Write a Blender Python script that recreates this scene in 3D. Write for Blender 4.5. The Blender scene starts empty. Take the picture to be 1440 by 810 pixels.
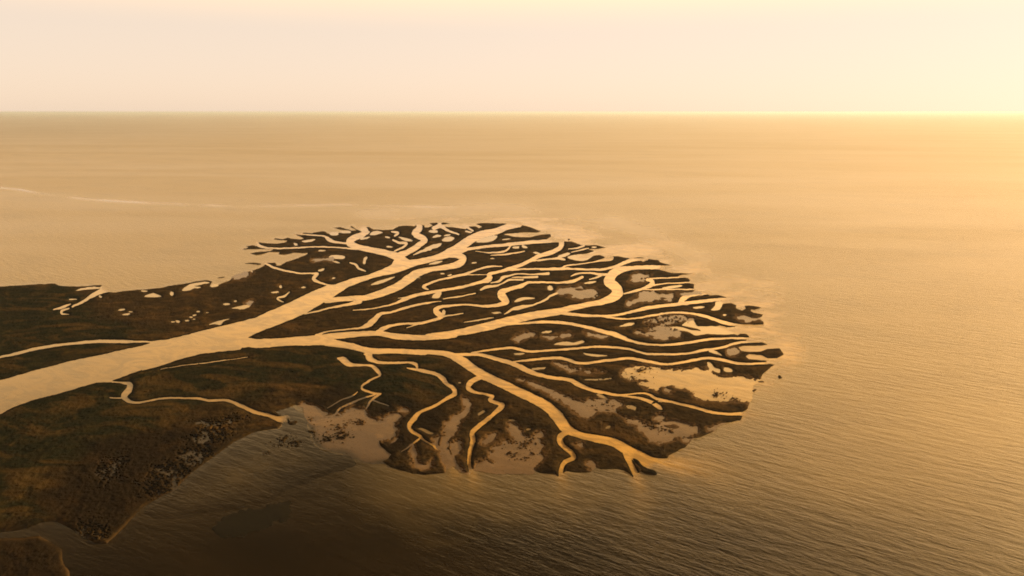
# ---------------------------------------------------------------- survey of the delta
# Outlines are noted sheet by sheet (letter = survey sheet, then x,y[,width] on that sheet).
SHEETS = dict(A=(320, 300), B=(560, 300), C=(760, 320), D=(860, 400), E=(840, 500), F=(600, 420), G=(700, 530),
              H=(440, 470), I=(0, 380), J=(200, 370), K=(0, 520), L=(0, 650), M=(160, 500), N=(260, 560),
              O=(520, 560), P=(360, 380), Q=(1000, 420), R=(840, 620), S=(780, 280))
ZOOM = 5.064

def read_lines(text):
    out = []
    for line in text.strip().splitlines():
        line = line.split('#')[0].strip()
        if not line:
            continue
        pts, sh = [], None
        for tok in line.split():
            if tok in SHEETS:
                sh = SHEETS[tok]
                continue
            v = [float(q) for q in tok.split(',')]
            pts.append((sh[0] + v[0] / ZOOM, sh[1] + v[1] / ZOOM) + tuple(q / ZOOM for q in v[2:]))
        out.append(pts)
    return out

LAND = read_lines('''
I -2600,260 -900,150 -400,128 0,115 130,108 250,100 390,95 430,112 540,115 640,110 730,105 715,122 760,150 780,155 830,158 880,147 1000,138 1150,125 1200,112 1290,100 J 400,127 470,122 500,130 480,165 550,152 620,125 650,100 700,80 780,55 830,38 870,18 A 265,352 340,352 350,372 380,368 420,345 500,320 560,295 575,283 470,283 400,297 365,292 370,278 300,275 250,290 205,296 160,283 200,277 300,268 330,258 240,255 90,257 130,248 150,240 125,233 170,228 205,235 215,207 270,210 330,217 400,208 430,195 380,192 330,185 340,177 400,185 430,172 450,180 520,185 545,178 500,160 470,148 530,155 540,137 600,142 660,128 690,127 710,143 735,150 760,135 790,140 830,130 870,135 880,125 800,115 750,103 800,98 860,115 890,122 920,118 870,97 880,88 910,108 940,112 960,95 1010,97 1040,115 1110,118 1180,115 1215,92 1280,88 1335,90 B 140,73 185,85 190,100 215,100 250,85 220,68 275,65 290,85 320,65 370,73 310,82 340,95 400,100 480,112 500,95 550,92 575,105 600,98 552,72 640,68 800,72 860,78 905,88 960,105 1020,128 990,135 870,137 740,150 820,165 940,170 1010,152 1085,148 1092,165 1060,183 1115,205 1150,205 1180,200 1230,200 1300,225 C 310,125 400,127 470,143 400,153 340,155 390,170 330,185 240,194 285,234 340,225 375,200 420,195 460,212 430,232 515,225 520,205 560,205 600,215 640,220 700,210 745,215 700,228 730,245 770,225 840,232 850,245 930,268 870,270 850,300 930,322 1090,327 1010,337 980,345 1050,360 1068,375 1060,386 1092,402 1092,430 1095,450 1080,460 1160,462 D 700,76 750,75 840,95 862,101 800,115 740,130 775,140 850,130 885,145 890,170 930,185 960,170 945,150 1000,150 1070,165 1020,180 990,180 1010,200 1080,215 1070,230 1040,240 1080,265 1082,285 1000,288 890,298 830,305 770,290 740,300 800,330 900,362 915,350 960,352 980,372 960,400 1080,413 1115,430 1060,437 950,438 905,445 920,470 960,480 1060,480 1110,458 1200,455 1228,500 1180,525 1110,525 1070,505 980,497 955,510 980,530 1100,542 1100,560 1160,572 1075,640 1060,675 1000,720 E 1090,325 1070,380 1040,400 1030,435 1020,462 900,480 850,500 830,540 740,580 680,590 630,650 510,710 500,740 R 440,130 500,128 350,190 250,262 G 965,715 940,690 900,665 850,655 740,660 690,640 670,660 660,680 560,682 490,672 430,712 410,690 300,685 250,660 O 1160,530 900,530 720,500 690,535 650,520 600,470 545,500 540,530 400,545 300,535 150,490 90,450 130,430 150,400 80,350 65,320 65,305 H 440,700 0,640 N 865,150 850,60 790,45 700,80 640,95 700,128 690,190 660,215 500,240 350,310 200,420 50,530 -60,640 L 1100,270 1010,320 940,400 870,480 760,580 680,580 600,530 500,470 400,418 300,428 200,470 100,490 0,500 -500,480 -2600,420
L -2600,500 -500,560 0,540 150,540 280,523 350,560 440,620 450,720 490,770 505,830 510,900 520,1400 -2600,1400
''')
RIVER = read_lines('''
I -2600,1700 -900,1040 -60,800 0,785 250,712 500,647 700,607 860,570 1000,540 1070,520 1090,503 1190,495 1310,465 J 400,490 560,450 700,415 800,390 900,345 1030,290 1150,230 1250,185 1330,155 A 760,508 880,465 1000,440 1100,400 1170,365 1187,330 1170,308 1250,300 1310,340 1418,335 1330,378 1200,425 1050,455 940,490 850,530 P 550,190 420,265 360,305 200,370 20,440 -53,474 J 740,560 700,615 550,630 400,650 250,690 100,740 0,765 K 1010,0 900,40 805,75 800,86 690,90 550,130 400,175 250,210 100,265 0,315 -60,335 -900,620 -2600,1200
''')
# x,y,width along each channel; branches that carry the river first
CHANNELS = read_lines('''
J 690,570,70 760,565,70 P 0,522,68 200,510,60 400,500,72 520,500,70
P 440,482,40 600,465,46 860,450,34 1000,470,42 1200,480,38 1418,460,42 F 0,270,36 200,245,46 400,205,60 560,165,62 750,120,56 950,90,50 C 190,580,42 330,550,38 430,530,42 520,495,66 550,460,80 530,420,72 490,385,78 505,345,70 550,310,56 630,290,34 750,283,30 870,285,30 960,300,34
P 500,510,60 700,545,44 800,572,45 1000,575,36 1200,585,36 F 0,380,32 150,395,42 230,430,60 380,530,62 500,590,60 700,690,58 G 0,30,52 200,130,62 350,210,72 430,290,84 480,360,76 560,405,50 700,440,54 820,465,60 920,520,75 1000,570,90 1120,630,110 R 500,190,140
P 500,215,40 640,203,36 780,195,42 900,160,52 1010,115,58 1100,55,66 B 130,430,58 230,400,38 350,382,40 440,355,52 465,325,48 430,300,45 370,295,45
B 0,372,70 150,345,46 290,310,45 370,280,66 440,240,66 520,185,62 600,150,56 690,130,48 780,95,46 860,75,50
B 430,278,30 500,255,22 600,240,20 780,222,24 950,205,25 1080,195,30 1130,180,50
A 1210,310,60 1120,280,46 1020,260,42 930,240,42 868,207,50 900,175,46 960,150,42 985,125,46 930,95,44
A 1230,295,50 B 60,280,42 140,232,40 190,190,38 120,145,46 155,100,42 150,85,40
F 320,384,10 450,365,14 590,350,16 640,355,18 720,375,16 850,370,14 1000,360,15 1200,342,16 1300,343,16 D 130,460,14 250,493,14 400,497,14 550,490,16 650,468,20 720,460,14 800,447,16 860,425,18 950,410,16 1080,402,20
F 200,400,24 370,398,22 500,430,28 620,465,34 750,525,34 880,560,24 1020,580,26 1080,610,34 1150,640,24 1250,670,22 G 700,100,22 850,128,18 900,130,14
G 910,545,40 945,620,36 985,700,44 1000,780,60
G 870,128,9 1000,118,10 1060,120,12 1130,155,20 1250,180,16 E 550,335,18 680,365,20 800,400,20 900,415,18 1040,415,24 1120,412,34
G 880,133,12 1000,150,16 1080,175,24 1150,215,28 1170,228,8
F 560,186,10 700,175,14 850,165,20 1000,175,20 1150,205,22 1300,245,30 D 0,348,34 60,370,34 150,405,20 250,425,16 400,430,14 560,412,18 700,390,18 850,383,14 970,385,16 1030,385,26
C 80,598,30 250,620,22 380,628,18 480,629,16 600,612,18 750,575,24 870,557,22 980,545,24 1150,525,24 1300,510,22 1400,508,30
C 440,633,12 560,648,12 640,650,10 800,625,14 950,606,12 1080,612,16 1200,640,22 1320,680,24 D 900,288,16 1000,293,14 1090,300,22
F 600,448,5 700,440,14 850,425,18 950,422,20 1020,440,24 1060,455,20 1150,458,18 1280,440,18 D 0,540,16 130,525,20 250,548,20 400,568,16 540,548,18 680,524,18 780,535,22 900,562,18 1000,565,16 1150,555,18 1230,550,40
F 400,552,32 350,572,34 310,600,34 295,630,36 330,660,26 420,680,16 470,700,24 450,720,28 520,750,26 O 940,50,40 880,115,28 800,180,32 730,245,34 735,300,36 710,390,28 710,480,26 730,540,40
H 400,120,45 400,165,52 440,190,30 500,203,20 600,203,16 700,203,14 735,215,24 742,232,18
H 670,240,8 780,260,24 880,285,24 930,320,36 950,350,26 1000,385,30 1010,420,34 940,465,22 850,520,18 770,550,22 730,590,36 685,650,30 690,680,26 760,725,20 O 390,300,12 450,335,14 490,360,24
G 490,395,40 440,430,42 455,480,36 520,540,34 540,575,34 480,605,30 455,650,32 455,720,36 470,780,50
B 1165,195,40 1160,235,34 1110,270,32 1000,305,28 960,325,26 880,365,24 790,395,24 700,420,20 650,435,28 648,465,46 600,485,24 450,525,20 300,550,20 100,590,24 50,610,28 P 1000,232,16 900,260,11 800,275,9 690,285,6
B 770,403,14 950,395,13 1100,395,14 1250,395,14 C 0,297,14 140,290,14 300,297,12 450,297,16 540,275,22 600,250,26 650,232,26 760,226,16
C 135,290,10 190,272,10 300,258,9 400,240,10 450,230,24 500,215,44
B 1310,455,20 1250,480,24 1150,493,16 1000,490,14 920,495,18 880,515,30 790,540,30 730,570,50 755,610,58 770,630,42 700,655,26 600,660,18 500,650,12 400,655,14 290,670,28 265,690,34 290,720,42 310,735,26 P 1165,378,18 1060,380,14 980,390,18 910,415,30 870,440,36
P 1320,220,5 1150,245,16 1040,275,18 960,300,16 890,310,24 850,345,40 800,390,38 740,410,14 600,425,10 500,440,10 430,465,20
P 350,312,8 450,288,10 530,268,12 650,245,18 740,225,30
A 265,355,14 330,385,16 400,405,13 500,425,10 600,428,12 640,432,20 612,465,26 650,490,16 710,508,12 760,520,18
A 190,205,34 250,240,18 350,250,11 500,245,11 650,238,9 800,245,11 940,256,14 980,258,20
A 525,148,10 620,157,10 690,165,14 720,185,28 770,205,16 850,213,14
I -2600,900,14 -900,760,12 -200,650,12 0,618,14 100,598,18 250,560,22 400,535,20 550,518,20 700,507,22 850,508,24 950,508,16 1080,512,14 1130,525,30
I 770,125,60 710,155,36 640,190,26 590,225,18 515,260,11
C 520,325,14 440,335,18 330,322,12 250,332,14 215,347,5
C 985,545,24 1020,505,38 1060,485,26 1120,475,20 1200,465,22
C 595,470,10 680,450,18 740,430,16 790,405,36 800,385,28 760,370,20
C 780,362,12 870,360,10 1000,352,12 1090,347,16
C 805,410,12 900,398,8 1000,393,9 1110,390,12
C 730,441,8 850,440,10 950,440,9 1110,440,10
B 800,232,12 770,265,14 650,280,9 550,268,5
B 660,298,5 780,290,12 900,270,8
B 740,378,5 640,380,14 560,400,14 470,435,20 330,465,14 220,500,16 180,525,24 210,540,10
B 450,438,6 640,435,6
B 960,337,10 1080,325,10 1150,318,10 1185,328,7
P 800,600,36 770,600,10
H 180,172,14 220,185,48 250,210,38 310,220,18 400,222,16 440,240,26 470,275,26 480,292,12 420,320,14 355,365,14 350,385,18 400,410,14 460,425,13 485,425,9 440,450,16 400,490,13 380,530,5
H 440,430,11 330,465,10 265,495,13 190,530,13 160,570,9 80,590,7 0,605,6
H 430,470,10 540,510,5
H 315,410,4 290,435,8 200,470,6 105,525,4
H 180,565,8 220,590,5
O 350,290,14 300,330,9 225,380,6
M -10,187,10 60,193,14 115,205,34 110,240,46 75,290,44 110,325,26 180,335,13 260,320,12 370,302,12 500,303,12 620,308,16 680,320,17 800,318,18 900,355,26 1000,400,26 1100,425,24 1170,450,40 1230,450,60
''')
# small creeks and spurs that end inside the marsh
CREEKS = read_lines('''
I 490,270,7 440,290,17 440,308,13 490,315,4
I 380,280,6 440,265,17 500,240,8
J 1050,205,7 1015,235,14 960,250,10 975,265,10 1008,277,6
A 870,350,5 920,370,16 935,390,16 985,412,7
A 1165,130,8 1215,140,16 1190,160,10
A 1180,190,14 1220,208,16 1275,215,16 1250,240,14 1190,268,9
A 950,182,8 1000,140,9 1010,130,8
B 110,295,5 150,275,14 230,255,18
B 255,105,28 300,90,28 350,120,17 430,150,9
B 490,100,14 530,125,12
B 310,735,12 460,712,5
B 470,775,5 600,755,10 680,742,4
B 320,610,5 420,595,9 550,570,5
B 590,545,12 625,526,22 700,514,13 750,494,10 790,474,14 890,472,10
B 660,496,6 720,482,13 742,460,20 800,442,11 870,430,9 950,434,8 1070,428,20
B 815,456,6 900,457,14 990,452,14
B 755,720,5 810,685,20 870,670,26 950,655,11 1060,610,13 1080,590,13 1140,565,18 1175,550,30
C 440,335,16 400,355,12 350,370,7
C -20,236,7 100,222,10 175,230,7
C 200,152,6 260,145,10 310,130,10
C 220,175,5 320,152,9 345,148,6
P 1070,410,4 1165,380,8
P 1010,200,4 1090,190,8
F 1220,680,10 1270,705,6
G 1110,175,4 1170,175,6
M 330,98,3 480,72,3 650,52,4 850,25,4 960,12,3
M -30,300,5 60,303,8
''')
# standing water: closed outlines
PONDS = read_lines('''
I 540,145 580,128 700,120 725,128 600,138
I 1030,188 1090,165 1150,185 1100,192
J 285,195 315,165 340,150 450,133 480,140 400,155 365,165 420,170 400,178 370,178 340,192
J 485,165 530,150 545,160 500,170
J 475,438 545,412 630,397 580,415 560,440 520,435
J 635,320 680,310 770,297 775,303 700,330 680,325
A 640,408 690,388 685,402 660,412
A 965,355 970,330 990,307 998,318 985,335 978,358
A 720,310 760,298 835,305 830,320 780,325
A 525,200 560,190 625,185 600,200 550,207
A 1010,150 1040,128 1110,135 1060,152 1020,155
A 1215,165 1250,170 1320,195 1270,198
B 310,190 350,165 400,175 380,195 330,200
B 170,265 230,230 310,213 300,232 240,255 180,275
B 555,205 600,180 705,160 690,185 640,205
B 215,363 260,345 320,340 270,360
B 825,628 860,605 930,598 975,605 900,615 850,630
B 240,600 270,565 310,560 290,600
P 815,105 850,85 990,45 960,65 880,95
C 125,205 190,180 215,185 180,205 140,213
C 190,212 240,196 330,187 400,168 375,197 340,227 280,236
C 310,398 350,385 400,385 350,400
C 860,432 930,415 1010,410 1000,420 930,432
D 55,298 120,275 165,275 140,292
D 690,475 735,470 790,508 740,495
D 800,612 805,592 850,602 860,618 820,622
D 680,555 700,555 730,590 770,605 770,628 720,612 690,590
D 710,182 740,150 745,125 790,125 785,155 770,178
D 500,290 540,262 580,255 610,295 640,298 740,298 790,308 900,302 980,318 1000,352 920,343 900,350 780,357 680,352 600,362 540,335 430,320 400,305 480,303 560,322 640,330 620,318 540,300
F 905,325 1000,305 1050,315 1110,298 1125,308 1060,328 980,333
F 1115,385 1150,392 1230,400 1290,405 1220,412 1140,402
F 1110,575 1250,570 1320,565 1260,580
G 915,205 985,215 980,235 930,225
G 700,125 740,130 775,155 740,150
E 510,718 560,690 605,662 612,670 540,715
''')
# x,y,rx,ry[,tilt] small pools
POOLS = '''
I 520,208,30,4,-2 870,282,28,7,-8 932,296,15,4,0 902,315,30,6,-5 1232,367,12,5,0 1265,365,15,8,20 1335,358,15,5,-5 1385,320,14,4,-10 1410,295,12,4,0 1360,335,12,3,0 1025,148,25,5,0 715,187,14,6,20
J 210,218,14,15,0 600,292,30,7,-6 665,272,12,6,-8 222,418,14,5,0 255,415,16,9,0 320,410,14,5,-5 345,385,14,4,0 398,346,13,4,0 465,352,14,4,-5 370,398,10,4,0 987,168,10,13,20 948,206,32,7,-3 1147,173,17,6,0
A 775,347,30,6,12 675,265,30,5,0 755,460,14,5,-12 485,220,16,9,10 760,148,30,12,0 840,135,45,6,0 980,178,40,7,-12 1155,237,22,5,5 1140,170,20,6,10
B 250,130,35,11,5 275,163,32,9,-10 350,155,30,5,-8 500,132,30,6,12 840,242,35,8,0 900,238,20,10,15 985,283,25,8,12 670,323,18,4,0 540,353,20,5,-8 315,430,18,4,0 365,440,18,5,-10 770,185,30,4,-3 325,705,12,18,0 700,708,35,8,0 120,460,40,2,0
C 380,140,25,5,0 70,428,18,18,0 205,390,30,4,0
D 620,162,40,9,-5 805,218,14,6,0
F 860,237,40,8,-3 660,393,40,7,-2 800,497,55,7,-5
G 785,358,20,10,-30 100,305,20,5,5
O 795,103,34,9,-32 180,300,30,6,-35 400,235,60,10,22 1010,155,28,6,5 1130,222,18,6,-5
H 1045,345,12,4,0
'''
# wet mud with ragged edges inside the marsh
MUD = read_lines('''
J 640,100 700,75 790,55 770,75 700,112 650,112
J 740,285 790,272 785,286 750,290
A 600,333 680,322 750,318 750,326 680,332 620,338
C 125,465 140,440 180,440 250,420 290,405 310,430 380,440 412,460 400,490 330,510 250,500 200,475 150,480
C 640,380 655,345 690,325 730,330 790,345 760,360 720,365 740,372 700,395 660,390
C 620,545 640,520 690,490 720,465 790,455 850,462 1000,470 1100,458 1150,460 1060,475 960,478 930,500 925,520 890,515 850,510 780,530 700,535 650,550
D 240,265 330,240 420,230 520,222 585,240 560,255 480,258 440,280 380,290 340,300 420,310 470,325 495,350 430,375 350,382 260,362 180,338 280,345 320,330 250,320 290,300 330,295 350,280 270,285
D 885,237 930,226 1000,238 1060,248 1010,255 990,268 940,262
D 820,470 850,455 900,460 890,490 840,495
F 620,285 650,262 740,245 770,260 700,280 650,298
F 830,270 940,262 1010,250 1030,262 940,278 850,280
F 1130,235 1200,245 1280,270 1230,280 1160,262
F 900,450 980,475 1050,490 1150,510 1260,520 1180,527 1060,522 960,492
E 480,240 510,232 545,240 530,255 490,252
G 150,15 250,40 350,85 450,130 520,150 600,175 700,160 800,170 890,190 830,225 840,245 900,290 990,310 1100,350 1190,320 1290,320 1360,345 1420,360 1400,420 1330,430 1250,440 1150,470 1080,450 1060,420 1000,360 900,290 830,250 750,240 690,260 640,290 560,260 480,190 400,140 300,90 200,40
G 1120,290 1150,268 1195,280 1180,305 1140,312
G 635,620 660,600 690,620 695,660 660,650
G 550,475 600,480 600,492 560,488
E 785,515 850,500 900,485 840,530 800,535
E 600,590 680,585 740,598 690,610 620,605
O 660,0 700,0 715,60 690,110 640,160 620,240 580,265 555,330 590,420 640,490 690,545 580,560 545,500 500,380 450,320 470,280 530,260 530,190 610,130 680,80
O 985,215 1000,180 1050,190 1090,260 1140,275 1200,240 1240,245 1210,290 1230,340 1210,390 1250,420 1190,465 1165,510 1180,560 900,560 730,520 740,490 780,450 830,440 885,465 880,440 850,400 880,350 940,315 1030,305 1040,280 1000,235
O 580,330 620,300 650,320 640,380 590,400
O 780,310 830,285 870,250 900,250 870,300 800,325
O 290,370 310,340 325,390 350,450 400,470 440,440 430,480 380,505 320,480
O 190,100 250,78 270,85 240,100
N 790,60 860,30 960,80 1020,125 940,140 870,150 800,75
N 1130,110 1200,60 1290,100 1320,140 1418,160 O 80,140 180,105 215,110 185,180 180,270 65,300 H 440,720 0,660 N 870,170 900,150 1050,130
''')
# scraps of marsh standing in water or on mud
ISLETS = read_lines('''
A 120,357 180,352 240,360 230,366 160,361
J 530,108 560,100 595,98 570,106
R 250,125 290,135 330,180 420,220 425,240 350,235 310,215 280,170
D 1185,650 1205,648 1215,668 1190,672
D 1040,690 1075,687 1090,693 1050,697
D 1000,755 1030,742 1030,752 1010,765
C 240,440 280,432 310,442 290,450 250,448
C 845,503 875,496 900,505 870,510
E 510,500 550,485 590,510 560,525 520,515
E 380,345 420,318 440,322 400,345
E 190,370 230,378 270,388 230,392
G 1180,345 1230,340 1290,350 1270,368 1200,362
N 730,145 755,165 800,160 805,175 765,195 740,185
N 690,300 700,275 720,265 730,290 700,302
O 850,430 885,450 880,470 840,450
O 860,370 890,365 885,385 865,390
O 890,325 950,315 940,335 900,345
O 490,290 510,265 520,290 500,340 485,330
B 1205,185 1215,180 1222,188 1210,194
B 860,238 885,240 880,248 862,246
''')

# the shallow bay that floods the eastern island
LAGOON = read_lines('''
E 170,130 250,80 330,72 430,95 540,97 620,108 700,95 790,98 830,110 810,130 870,155 960,152 1160,172 1220,190 1170,260 1110,330 1000,318 930,330 900,322 800,310 700,298 690,270 600,235 500,215 440,235 430,250 350,230 300,190 370,185 300,170 220,165
''')
# mud that shows only in specks between the plants
MUD_VEIL = read_lines('''
M 620,495 700,480 800,430 860,425 920,460 860,510 740,580 640,650 560,720 400,810 300,860 200,900 260,820 400,740 520,650 640,570 680,520
K 1000,900 1080,760 1180,680 1300,640 1400,560 1480,520 1500,600 1350,780 1200,900
L 560,500 600,450 700,440 760,470 740,530 650,540
K 700,760 800,640 900,620 860,720 760,800
N 110,180 200,150 330,120 420,150 330,230 200,300 80,330
''')

# thin stands of plants speckled over mud and shallows
STANDS = read_lines('''
N 570,385 600,330 660,275 720,262 745,285 800,298 835,320 780,355 720,392 640,408
N 880,150 960,140 1050,150 1120,170 1180,130 1260,150 1300,220 1180,280 1040,300 950,330 900,250
E 60,130 140,90 220,75 330,80 440,100 430,140 300,170 380,190 340,210 180,190 60,190
E 820,260 900,250 1000,275 1010,320 900,322 840,300
E 190,375 260,370 300,395 400,490 430,505 380,520 290,490 200,440
E 290,470 400,480 520,480 600,510 520,545 400,530 320,510
F 980,470 1100,490 1260,510 1400,520 1418,600 1250,580 1100,540 980,500
G 600,160 760,150 880,200 820,250 680,240 600,210
D 240,250 420,230 560,240 480,300 330,340 250,330
O 920,330 1080,290 1200,300 1200,400 1100,460 960,430
''')
# a drowned bed of weed seen through the dark water
WEED = read_lines('''
L 1500,475 1600,395 1720,340 1880,320 2080,275 2050,350 1950,430 1780,515 1620,535
L 1990,370 2060,340 2070,400 2000,420
''')

# wet, nearly black marsh soil
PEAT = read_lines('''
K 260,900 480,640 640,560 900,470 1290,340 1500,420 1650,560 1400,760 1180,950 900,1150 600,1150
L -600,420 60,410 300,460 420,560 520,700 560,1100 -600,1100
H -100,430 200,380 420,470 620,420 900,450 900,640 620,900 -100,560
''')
import numpy as np
# ---------------------------------------------------------------- raster helpers on the survey grid
PITCH = 0.75
GX0, GX1, GY0, GY1 = -420.0, 1180.0, 306.0, 896.0
NX, NY = int((GX1 - GX0) / PITCH), int((GY1 - GY0) / PITCH)
gx = (GX0 + PITCH * np.arange(NX)).astype(np.float32)
gy = (GY0 + PITCH * np.arange(NY)).astype(np.float32)

def value_noise(X, Y, cell, seed):
    r = np.random.RandomState(seed).rand(256, 256).astype(np.float32)
    u, v = X / cell, Y / cell
    i, j = np.floor(u).astype(int), np.floor(v).astype(int)
    a, b = u - i, v - j
    a, b = a * a * (3 - 2 * a), b * b * (3 - 2 * b)
    i0, i1, j0, j1 = i % 256, (i + 1) % 256, j % 256, (j + 1) % 256
    return ((r[j0, i0] * (1 - a) + r[j0, i1] * a) * (1 - b) + (r[j1, i0] * (1 - a) + r[j1, i1] * a) * b) * 2 - 1

def fbm(X, Y, cell, seed, octaves=3):
    s, amp = 0, 1.0
    for k in range(octaves):
        s = s + amp * value_noise(X, Y, cell / 2 ** k, seed + k)
        amp *= 0.55
    return s

GXX, GYY = np.meshgrid(gx, gy)
# natural shorelines wobble a little
PX = GXX + 0.55 * fbm(GXX, GYY * 1.6, 7.0, 11)
PY = GYY + 0.35 * fbm(GXX, GYY * 1.6, 7.0, 23)

def smooth_path(pts, closed, steps=5):
    P = np.array(pts, dtype=np.float64)
    n = len(P)
    if n < 3:
        return P
    out = []
    rng = range(n) if closed else range(n - 1)
    for i in rng:
        if closed:
            p0, p1, p2, p3 = P[i - 1], P[i], P[(i + 1) % n], P[(i + 2) % n]
        else:
            p0, p1, p2, p3 = P[max(i - 1, 0)], P[i], P[i + 1], P[min(i + 2, n - 1)]
        d0, d1, d2 = [max(np.hypot(*(b - a)[:2]), 1e-3) ** 0.5 for a, b in ((p0, p1), (p1, p2), (p2, p3))]
        m1 = (p2 - p1) * 1.0 if i == 0 and not closed else d1 * ((p1 - p0) / d0 - (p2 - p0) / (d0 + d1) + (p2 - p1) / d1)
        m2 = (p2 - p1) * 1.0 if i == n - 2 and not closed else d1 * ((p2 - p1) / d1 - (p3 - p1) / (d1 + d2) + (p3 - p2) / d2)
        for k in range(steps):
            t = k / steps
            out.append((2*t**3-3*t*t+1)*p1 + (t**3-2*t*t+t)*m1 + (-2*t**3+3*t*t)*p2 + (t**3-t*t)*m2)
    if not closed:
        out.append(P[-1])
    return np.array(out)

def window(x0, x1, y0, y1):
    i0 = max(int((x0 - GX0) / PITCH), 0); i1 = min(int((x1 - GX0) / PITCH) + 2, NX)
    j0 = max(int((y0 - GY0) / PITCH), 0); j1 = min(int((y1 - GY0) / PITCH) + 2, NY)
    if i1 <= i0 or j1 <= j0:
        return None
    return slice(j0, j1), slice(i0, i1)

def poly_field(P, margin=6.0):
    """Signed distance to a closed outline, positive inside; None where far away."""
    w = window(P[:, 0].min() - margin, P[:, 0].max() + margin, P[:, 1].min() - margin, P[:, 1].max() + margin)
    if w is None:
        return None
    X, Y = PX[w], PY[w]
    d2 = np.full(X.shape, margin * margin, np.float32)
    ins = np.zeros(X.shape, bool)
    Q = np.roll(P, -1, 0)
    xr, yr = gx[w[1]], gy[w[0]]
    for (ax, ay), (bx, by) in zip(P[:, :2], Q[:, :2]):
        # parity, on the rows the edge spans
        if ay != by:
            lo, hi = min(ay, by) - 2, max(ay, by) + 2
            j0, j1 = np.searchsorted(yr, lo), np.searchsorted(yr, hi)
            if j1 > j0:
                Ys, Xs = Y[j0:j1], X[j0:j1]
                c = (Ys >= min(ay, by)) & (Ys < max(ay, by))
                xi = ax + (Ys - ay) * (bx - ax) / (by - ay)
                ins[j0:j1] ^= c & (Xs < xi)
        j0, j1 = np.searchsorted(yr, min(ay, by) - margin), np.searchsorted(yr, max(ay, by) + margin)
        i0, i1 = np.searchsorted(xr, min(ax, bx) - margin), np.searchsorted(xr, max(ax, bx) + margin)
        if j1 > j0 and i1 > i0:
            Xs, Ys = X[j0:j1, i0:i1], Y[j0:j1, i0:i1]
            ex, ey = bx - ax, by - ay
            L = ex * ex + ey * ey + 1e-9
            t = np.clip(((Xs - ax) * ex + (Ys - ay) * ey) / L, 0, 1)
            dd = (Xs - ax - t * ex) ** 2 + (Ys - ay - t * ey) ** 2
            d2[j0:j1, i0:i1] = np.minimum(d2[j0:j1, i0:i1], dd)
    d = np.sqrt(d2)
    return w, np.where(ins, d, -d)

def path_field(P, field, margin=5.0):
    """field = max(field, half width - distance) along an open path with widths."""
    for a, b in zip(P[:-1], P[1:]):
        m = max(a[2], b[2]) / 2 + margin
        w = window(min(a[0], b[0]) - m, max(a[0], b[0]) + m, min(a[1], b[1]) - m, max(a[1], b[1]) + m)
        if w is None:
            continue
        X, Y = PX[w], PY[w]
        ex, ey = b[0] - a[0], b[1] - a[1]
        t = np.clip(((X - a[0]) * ex + (Y - a[1]) * ey) / (ex * ex + ey * ey + 1e-9), 0, 1)
        d = np.sqrt((X - a[0] - t * ex) ** 2 + (Y - a[1] - t * ey) ** 2)
        field[w] = np.maximum(field[w], (a[2] + t * (b[2] - a[2])) / 2 - d)

def stamp(field, P, margin=6.0, extra=None):
    r = poly_field(P, margin)
    if r is None:
        return
    w, d = r
    if extra is not None:
        d = d + extra[w] * np.clip(1 - np.abs(d) / 14.0, 0, 1)
    field[w] = np.maximum(field[w], d)

def new_field():
    return np.full((NY, NX), -120.0, np.float32)

def pool_outlines():
    out, sh = [], None
    for line in POOLS.strip().splitlines():
        for tok in line.split():
            if tok in SHEETS:
                sh = SHEETS[tok]; continue
            cx, cy, rx, ry, tilt = [float(q) for q in tok.split(',')]
            a = np.linspace(0, 2 * np.pi, 14, endpoint=False)
            s = np.random.RandomState(int(cx * 7 + cy)).uniform(0.75, 1.15, 14)
            t = np.radians(tilt)
            x, y = rx * np.cos(a) * s, ry * np.sin(a) * s
            out.append(np.stack([sh[0] + (cx + x * np.cos(t) - y * np.sin(t)) / ZOOM,
                                 sh[1] + (cy + x * np.sin(t) + y * np.cos(t)) / ZOOM], 1))
    return out

land = new_field()
for p in LAND:
    stamp(land, np.array(p), 120.0)
river = new_field()
for p in RIVER:
    stamp(river, np.array(p), 20.0)
for p in CHANNELS:
    path_field(smooth_path([(q[0], q[1], q[2] * 0.95 - 0.12) for q in p], False), river, 24.0)
creek = new_field()
for p in CREEKS:
    path_field(smooth_path(p, False), creek)
pond = new_field()
for p in PONDS:
    stamp(pond, smooth_path(p, True, 3), 5.0)
for p in pool_outlines():
    stamp(pond, p, 5.0)
rag = 2.6 * fbm(GXX, GYY * 2.0, 9.0, 41, 3) + 2.0 * value_noise(GXX, GYY * 2.4, 2.6, 77) * (0.5 + value_noise(GXX, GYY * 2, 24.0, 78))
mud = new_field()
for p in MUD:
    stamp(mud, smooth_path(p, True, 3), 16.0, rag)
lagoon = new_field()
for p in LAGOON:
    stamp(lagoon, smooth_path(p, True, 3), 16.0, rag)
speck = 7.0 * value_noise(GXX + 0.6 * GYY, GYY * 2.2, 3.2, 141) + 4.0 * value_noise(GXX, GYY * 2.2, 1.7, 142) + 5.0 * fbm(GXX, GYY * 2, 22.0, 143) - 5.5
veil = new_field()
for p in MUD_VEIL:
    r = poly_field(smooth_path(p, True, 3), 20.0)
    if r is not None:
        w_, d_ = r
        veil[w_] = np.maximum(veil[w_], np.minimum(d_ * 0.6, 5.0) + speck[w_])
stand = new_field()
grain = 5.0 * value_noise(GXX + 0.4 * GYY, GYY * 2.4, 2.6, 151) + 3.0 * value_noise(GXX, GYY * 2.2, 1.5, 152) + 3.5 * fbm(GXX, GYY * 2, 15.0, 153) - 4.2
for p in STANDS:
    r = poly_field(smooth_path(p, True, 3), 8.0)
    if r is not None:
        w_, d_ = r
        stand[w_] = np.maximum(stand[w_], np.minimum(d_ * 0.5, 2.0) + grain[w_])
weed = new_field()
for p in WEED:
    stamp(weed, smooth_path(p, True, 3), 14.0, rag * 1.3)
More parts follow.
